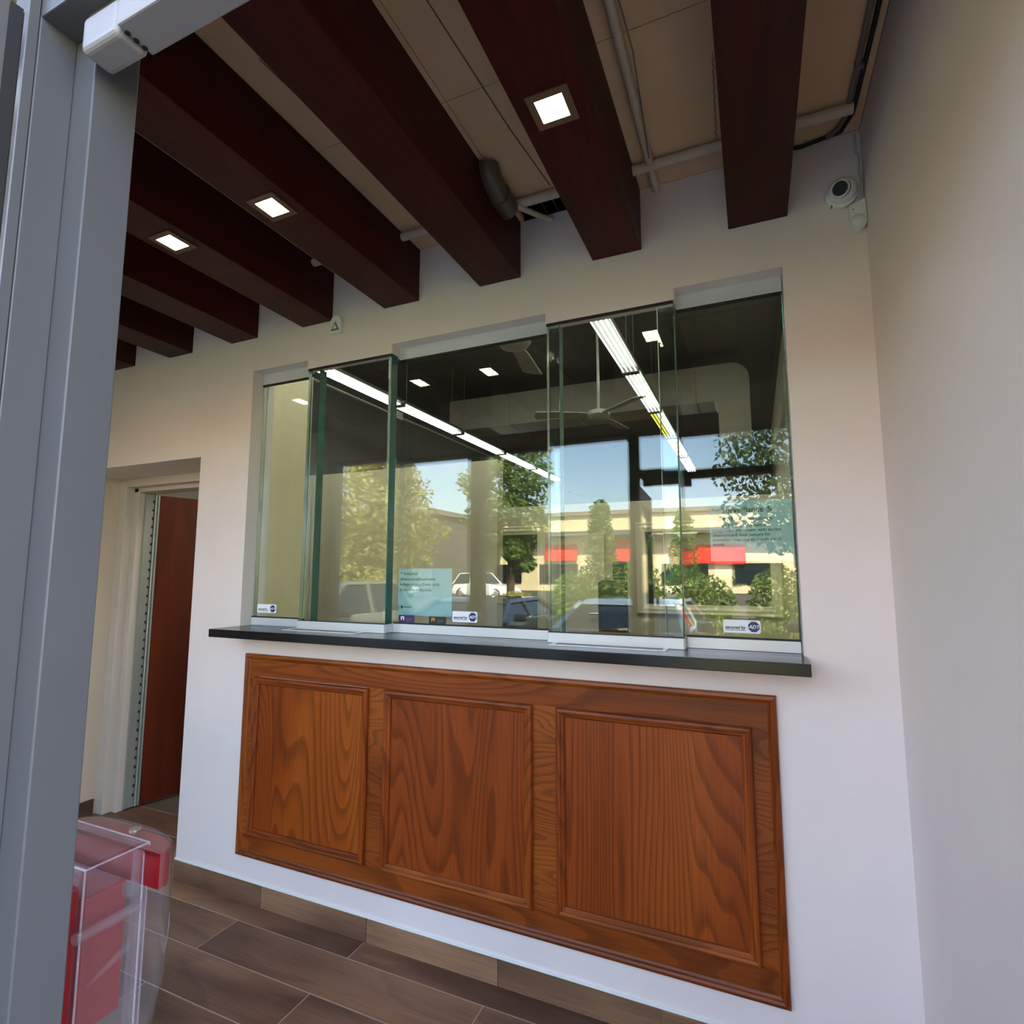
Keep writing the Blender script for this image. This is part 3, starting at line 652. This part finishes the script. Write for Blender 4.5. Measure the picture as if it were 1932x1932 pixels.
# office furniture
ch = empty('office_chair', (-1.22, 3.0, 0), 'black high backed office chair in front of the far partition', 'chair')
MB().box(-1.33, -1.06, 3.08, 3.16, .62, 1.38).build('backrest', 'dark_furniture', ch, .03, seg=3)
MB().box(-1.19, -1.06, 3.09, 3.15, 1.385, 1.55).build('headrest', 'dark_furniture', ch, .02, seg=3)
MB().box(-1.40, -1.0, 2.72, 3.14, .46, .55).build('seat', 'dark_furniture', ch, .03, seg=3)
MB().tube([(-1.21, 2.93, .08), (-1.21, 2.93, .47)], .03, 12).build('column', 'dark_furniture', ch, smooth=True)
for i in range(5):
    a = R(72*i+18)
    MB().tube([(-1.21, 2.93, .09), (-1.21+.28*math.cos(a), 2.93+.28*math.sin(a), .05)], [.022, .015], 8).build('base_arm', 'dark_furniture', ch, smooth=True)
    MB().lathe([(.025, -.012), (.025, .012)], (-1.21+.29*math.cos(a), 2.93+.29*math.sin(a), .025), (math.sin(a), -math.cos(a), 0), 12).build('caster', 'black', ch)
dk = empty('office_desk', (-.75, 1.75, 0), 'brown desk behind the forward glass pane', 'desk')
MB().box(-1.25, -.52, 1.25, 2.05, .99, 1.03).build('desk_top', 'desk_brown', dk, .003)
MB().box(-1.22, -1.19, 1.28, 2.02, 0, .99).build('side_panel', 'desk_brown', dk)
MB().box(-.58, -.55, 1.28, 2.02, 0, .99).build('side_panel', 'desk_brown', dk)
MB().box(-1.19, -.58, 1.95, 1.98, .3, .99).build('modesty_panel', 'desk_brown', dk)
# fluorescent rows
def fixture(x, y0, label, group, yellow=False):
    L = 1.40
    e = empty('fluorescent_fixture', (x, y0, 3.4), label, 'light fixture', group)
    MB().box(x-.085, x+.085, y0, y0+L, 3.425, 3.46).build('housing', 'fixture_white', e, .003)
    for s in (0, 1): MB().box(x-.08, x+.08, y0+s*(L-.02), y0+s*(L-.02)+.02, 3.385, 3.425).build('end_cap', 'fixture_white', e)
    for i, dx in enumerate((-.060, -.020, .020, .060)):
        t = MB().tube([(x+dx, y0+.022, 3.398), (x+dx, y0+L-.022, 3.398)], .0062, 10).build('tube', 'tube_yellow' if (yellow and i in (0, 1)) else 'tube_white', e, smooth=True)
        if yellow and i in (0, 1): t['label'] = 'yellow fluorescent tube'
    for yy in (y0+.15, y0+L-.15): MB().tube([(x, yy, 3.46), (x, yy, 4.3)], .003, 6).build('hanger', 'cable_grey', e)
for k in range(6):
    y0 = .46+1.45*k
    nth = ('first', 'second', 'third', 'fourth', 'fifth', 'last')[k]
    fixture(-1.03, y0, 'lit fluorescent fixture with two yellow tubes in the row above the office desk' if k == 3 else nth+' white tube fixture from the teller wall, in the row above the office desk', 'office fluorescent row above the desk', k == 3)
    fixture(-3.76, y0, nth+' white tube fixture from the teller wall, in the row over the near partition', 'office fluorescent row above the near partition')
for x, lab in ((-4.4, 'added unseen square ceiling light panel in the office behind the wood door'), (-2.4, 'added unseen square ceiling light panel in the office behind the wide glass pane'), (-.35, 'added unseen square ceiling light panel in the office behind the surveillance notice')):
    e = empty('added_light_panel', (x, 1.35, 4.26), lab, 'light panel', 'added office ceiling light panels')  # added emitters above the view, brightening the office side wall and partitions
    MB().box(x-.32, x+.32, .73, 1.97, 4.27, 4.3).build('frame', 'fixture_white', e, .003)
    MB().box(x-.3, x+.3, .75, 1.95, 4.262, 4.27).build('diffuser', 'added_panel_glow', e)
def fan(x, y, z, rot, label):
    f = empty('ceiling_fan', (x, y, z), label, 'fan')
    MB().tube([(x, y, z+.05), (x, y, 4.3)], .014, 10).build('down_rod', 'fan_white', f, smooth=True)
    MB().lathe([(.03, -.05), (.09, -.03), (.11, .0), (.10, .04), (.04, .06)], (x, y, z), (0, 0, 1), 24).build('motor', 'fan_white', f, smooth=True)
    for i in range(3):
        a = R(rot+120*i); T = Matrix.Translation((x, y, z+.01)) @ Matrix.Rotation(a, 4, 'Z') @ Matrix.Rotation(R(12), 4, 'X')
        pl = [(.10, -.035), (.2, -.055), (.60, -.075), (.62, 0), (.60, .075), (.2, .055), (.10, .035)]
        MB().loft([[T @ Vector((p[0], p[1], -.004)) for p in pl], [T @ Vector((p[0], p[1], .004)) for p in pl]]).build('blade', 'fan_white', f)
fan(-1.31, 3.16, 2.95, 80, 'white three blade ceiling fan over the far office partition')
fan(-1.38, 1.28, 2.95, 100, 'white three blade ceiling fan just behind the teller glass')
ad = empty('air_duct', (-1.5, 5.5, 3.6), 'large pale rectangular air duct with an elbow crossing the office', 'duct')
prof = []
ring = lambda x: [(x, 5.3, 3.60), (x, 5.8, 3.60), (x, 5.8, 4.07), (x, 5.3, 4.07)]
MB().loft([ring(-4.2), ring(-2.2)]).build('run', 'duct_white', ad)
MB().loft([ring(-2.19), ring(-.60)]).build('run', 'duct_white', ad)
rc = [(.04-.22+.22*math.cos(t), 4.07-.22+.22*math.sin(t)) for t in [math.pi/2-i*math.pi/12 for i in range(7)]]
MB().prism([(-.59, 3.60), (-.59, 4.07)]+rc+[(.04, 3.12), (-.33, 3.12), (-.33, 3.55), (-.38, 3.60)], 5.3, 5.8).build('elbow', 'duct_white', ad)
for xx in (-3.2, -2.19, -.60):
    MB().loft([[(xx-.008, p[1]+(.008 if p[1] > 5.5 else -.008), p[2]+(.008 if p[2] > 3.8 else -.008)) for p in ring(0)], [(xx+.008, p[1]+(.008 if p[1] > 5.5 else -.008), p[2]+(.008 if p[2] > 3.8 else -.008)) for p in ring(0)]]).build('seam_flange', 'duct_white', ad)
o = MB().tube([(-3.2, .4, 3.0), (-3.2, 2.5, 3.0), (-3.2, 2.55, 3.0), (-3.2, 10.3, 3.0)], .012, 8).build('office_conduit', 'cable_grey', None, smooth=True); setp(o, 'dark conduit running below the office ceiling by the near partition', 'conduit')
o = MB().box(-3.24, -3.16, 2.5, 2.6, 2.96, 3.04).build('junction_box', 'cable_grey', None, .004); setp(o, 'small grey junction box on the office conduit', 'junction box')

# ------------------------------------------------------------------ outside, seen mirrored in the glass
GZ = -.16
o = box('ground', (-90, 60, -120, -6.6, GZ-.2, GZ-.02), 'asphalt'); setp(o, 'grey asphalt car park outside the shop front', 'ground', kind='structure')
o = box('sidewalk', (-60, 40, -6.6, -1.68, GZ-.2, -.02), 'concrete'); setp(o, 'pale concrete pavement along the shop front', 'pavement', kind='structure')
o = box('lawn', (-60, 40, -18, -9.0, GZ-.02, GZ+.06), 'grass'); setp(o, 'sunlit grass strip beyond the parked cars', 'grass', kind='structure')
o = MB().box(-14, -3.9, -1.9, .45, -.2, 5.2).box(.52, 12, -1.7, 10.6, -.2, 5.2).box(-3.9, .52, -1.68, -1.58, 3.0, 5.2).build('wall_facade', 'stucco_beige', origin=(0, -1.6, 0)); setp(o, 'outer walls of the shop building', 'wall', kind='structure')
o = MB().box(-14, 12, -1.9, 12, 5.2, 5.4).box(-3.9, .52, YS, .3, 3.02, 3.1).build('roof', 'stucco_dark', origin=(0, 0, 5.2)); setp(o, 'flat roof over the shop', 'roof', kind='structure')
o = MB().box(-14, -5.6, .45, 10.6, -.2, 5.2).box(-5.6, .6, 10.6, 10.8, -.2, 5.2).build('wall_shell', 'stucco_beige', origin=(-6, 5, 0)); setp(o, 'blind back walls of the shop building', 'wall', kind='structure')

o = MB().box(-14, 12, -2.15, -1.9, 2.87, 3.05).box(-14, 12, -1.9, -1.69, 2.87, 3.0).build('shade_canopy', 'stucco_beige', origin=(0, -2.5, 2.87)); setp(o, 'flat canopy added out of view to shade the shop front', 'shade_canopy', kind='structure')  # unseen overhang added to keep skylight off the entrance jamb
def building(nm, x0, x1, y, h, mat, label, sign=None):
    b = empty(nm, ((x0+x1)/2, y, 0), label, 'building')
    MB().box(x0, x1, y-10, y, GZ, h).build('walls', mat, b)
    MB().box(x0-.2, x1+.2, y-10, y+.25, h-.05, h+.3).build('parapet', 'concrete', b)
    MB().box(x0, x1, y, y+1.2, 4.6, 5.0).build('fascia', 'stucco_dark', b)
    n = int((x1-x0)/5)
    for i in range(n):
        xa = x0+.6+i*(x1-x0)/n
        w = MB().box(xa, xa+3.6, y+.02, y+.10, .5, 2.2).build('shop_window', 'car_glass', b)
    if sign:
        for xa, xb, za, zb in sign: MB().box(xa, xb, y+.15, y+.35, za, zb).build('sign_panel', 'sign_red', b)
    return b
building('retail_building', -40, 14, -45, 6.5, 'stucco_beige', 'long beige shop building with red sign panels mirrored in the glass', [(-17.2, -14.2, 2.5, 3.9), (-12.6, -9.4, 2.4, 4.3), (-6.2, -.6, 2.2, 3.7), (3, 8, 2.3, 3.9)])
building('warehouse_building', -60, -20.5, -31, 5.6, 'stucco_dark', 'dark flat roofed warehouse mirrored behind the broad tree')

def leaves(mb, c, rad, n, size, rnd):
    for _ in range(n):
        while True:
            p = Vector((rnd.uniform(-1, 1), rnd.uniform(-1, 1), rnd.uniform(-1, 1)))
            if .15 < p.length < 1: break
        p = Vector((c[0]+p.x*rad[0], c[1]+p.y*rad[1], c[2]+p.z*rad[2]))
        a = Vector((rnd.gauss(0, 1), rnd.gauss(0, 1), rnd.gauss(0, 1))).normalized()
        b = a.orthogonal().normalized(); b = (b*math.cos(rnd.random()*6)+a.cross(b)*math.sin(rnd.random()*6))
        s = size*rnd.uniform(.6, 1.3)
        i = len(mb.v); mb.v += [p-a*s, p+b*s*.45, p+a*s, p-b*s*.45]; mb.f.append((i, i+1, i+2, i+3))
def tree(nm, x, y, h, r, zlow, mat, label, n=5200, size=.12, seed=1, cone=False, clusters=22):
    rnd = random.Random(seed)
    t = empty(nm, (x, y, GZ), label, 'tree')
    MB().tube([(x, y, GZ), (x+.05, y, h*.35), (x-.04, y+.05, h*.8)], [.13, .10, .04], 8).build('trunk', 'bark', t, smooth=True)
    lf = MB(); br = MB()
    for k in range(clusters):
        f = (k+.5)/clusters; zz = zlow+(h-zlow)*f
        rr = r*((1-f)*.95+.08 if cone else math.sin(math.pi*(.12+.83*f))**.7)
        a = k*2.4; d = rr*rnd.uniform(.35, .8)
        c = (x+d*math.cos(a), y+d*math.sin(a), zz)
        s = max(.25, rr*.42)
        leaves(lf, c, (s, s, s*.75), n//clusters, size, rnd)
        br.tube([(x, y, max(GZ+.8, zz-.5)), c], [.04, .012], 5)
    br.build('branches', 'bark', t)
    l = lf.build('foliage', mat, t, fix=False); l['kind'] = 'stuff'
    return t
tree('broad_tree', -9.9, -11.0, 5.1, 1.9, .9, 'leaf_olive', 'broad yellow green tree mirrored in the wide glass pane', 15000, .078, 3, clusters=44)
tree('tall_tree', -6.0, -11.5, 7.0, 1.35, 1.6, 'leaf_green', 'tall green street tree mirrored beside the broad yellow tree', 13000, .075, 5, clusters=40)
tree('conifer_tree', -4.0, -13.5, 3.4, .95, .3, 'leaf_green', 'small pointed conifer mirrored in front of the beige shops', 5200, .07, 8, True, 46)
tree('corner_tree', 1.2, -10.5, 6.8, 2.3, 2.0, 'leaf_dark', 'dark leafy tree mirrored above the surveillance notice', 12000, .075, 11, clusters=34)
tree('young_tree', -1.9, -15, 3.2, .7, .9, 'leaf_green', 'slender young tree mirrored between the office window and the conifer', 2400, .06, 15, True, 30)
def shrub(x, y, r, h, mat, label, seed, n=1800):
    rnd = random.Random(seed); s = empty('garden_shrub', (x, y, GZ), label, 'shrub')
    st = MB()
    for i in range(6): st.tube([(x, y, GZ), (x+r*.5*math.cos(i), y+r*.5*math.sin(i), h*.6)], [.03, .01], 5)
    st.build('stems', 'bark', s)
    mb = MB(); leaves(mb, (x, y, h*.5+GZ*.5), (r, r, h*.55), n*2, .05, rnd)
    l = mb.build('foliage', mat, s, fix=False); l['kind'] = 'stuff'
for i, (x, r, h, m, l) in enumerate(((-5.0, .62, 1.05, 'leaf_olive', 'low olive shrub mirrored at the edge of the wide pane'), (-3.6, .62, 1.5, 'leaf_green', 'rounded green shrub mirrored in the forward pane overlap'),
        (-2.25, .64, 1.75, 'leaf_green', 'tall green shrub mirrored in front of the office door'), (-.92, .62, 1.45, 'leaf_green', 'green shrub mirrored inside the office window'), (.42, .62, 1.6, 'leaf_green', 'green shrub mirrored below the surveillance notice'), (-6.5, .6, .8, 'leaf_olive', 'low shrub mirrored under the tall tree'))):
    shrub(x, -9.6, r, h, m, l, 30+i)
def car(x, y, rot, paint, label, h=1.42, L=4.4, wd=1.78, suv=False):
    c = empty('parked_car', (x, y, GZ), label, 'car', 'cars parked outside the shop')
    T = Matrix.Translation((x, y, GZ)) @ Matrix.Rotation(R(rot), 4, 'Z')
    def sec(xx, z0, z1, w0, w1):
        return [T @ Vector(p) for p in ((xx, -w0/2, z0), (xx, w0/2, z0), (xx, w0/2*1.02, (z0+z1)/2), (xx, w1/2, z1), (xx, -w1/2, z1), (xx, -w0/2*1.02, (z0+z1)/2))]
    a = L/2
    MB().loft([sec(-a, .35, .68, wd*.8, wd*.72), sec(-a*.9, .25, .86, wd*.95, wd*.86), sec(-a*.4, .22, .92, wd, wd*.92), sec(a*.35, .22, .92, wd, wd*.92), sec(a*.82, .25, .78, wd*.96, wd*.84), sec(a, .35, .58, wd*.8, wd*.7)]).build('body', paint, c, .03, smooth=True, seg=3)
    rb, rf = (-a*.93, a*.28) if suv else (-a*.72, a*.36)
    MB().loft([[T @ Vector(p) for p in ((rb, -wd*.44, .9), (rf, -wd*.44, .9), (rf, wd*.44, .9), (rb, wd*.44, .9))],
               [T @ Vector(p) for p in ((rb+.45, -wd*.35, h-.05), (rf-.62, -wd*.35, h-.05), (rf-.62, wd*.35, h-.05), (rb+.45, wd*.35, h-.05))]]).build('glasshouse', 'car_glass', c, .03)
    MB().loft([[T @ Vector((p[0], p[1]*.37*wd*2, h-.06)) for p in ((rb+.40, -.5), (rf-.56, -.5), (rf-.56, .5), (rb+.40, .5))], [T @ Vector((p[0], p[1]*.33*wd*2, h)) for p in ((rb+.55, -.5), (rf-.75, -.5), (rf-.75, .5), (rb+.55, .5))]]).build('roof', paint, c, .02, smooth=True)
    for sy in (-1, 1):
        for xb_, xt in ((rf, rf-.62), ((rb+rf)/2, (rb+rf)/2), (rb, rb+.45)):
            MB().tube([T @ Vector((xb_, sy*wd*.445, .9)), T @ Vector((xt, sy*wd*.355, h-.04))], .035, 6).build('pillar', paint, c)
        MB().box(-.06, .06, -.09, .09, -.06, .06, T @ Matrix.Translation((rf-.25, sy*wd*.55, .97))).build('mirror', paint, c, .02)
        for sx in (-.62, .62):
            w = MB().lathe([(.32, -.1), (.32, .1)], T @ Vector((sx*a, sy*wd*.44, .32)), T.to_3x3() @ Vector((0, 1, 0)), 22).build('wheel', 'tyre', c)
            MB().lathe([(.2, .10), (.18, .115), (.04, .12)], T @ Vector((sx*a, sy*wd*.44, .32)), T.to_3x3() @ Vector((0, sy, 0)), 16).build('rim', 'bright_alu', w)
        MB().box(-.04, .04, -.16, .16, -.06, .06, T @ Matrix.Translation((a*.93, sy*wd*.32, .62))).build('headlight', 'white_plastic', c, .01)
car(-1.55, -8.1+2.6, 90, 'car_silver', 'silver blue car mirrored low in the forward pane', 1.25)
car(-4.1, -5.9, 90, 'car_dark', 'dark car mirrored low in the wide pane', 1.2)
car(-6.9, -5.6, 90, 'car_grey', 'grey car mirrored in the forward pane near the doorway', 1.46)
car(1.4, -5.9, 90, 'car_dark', 'dark car mirrored under the office window', 1.3)
car(-15.6, -29.5, 10, 'car_white', 'white car mirrored far off beyond the lawn', 1.6, suv=True)
car(-21.5, -27, 5, 'car_silver', 'pale car mirrored far off beside the white car', 1.5)
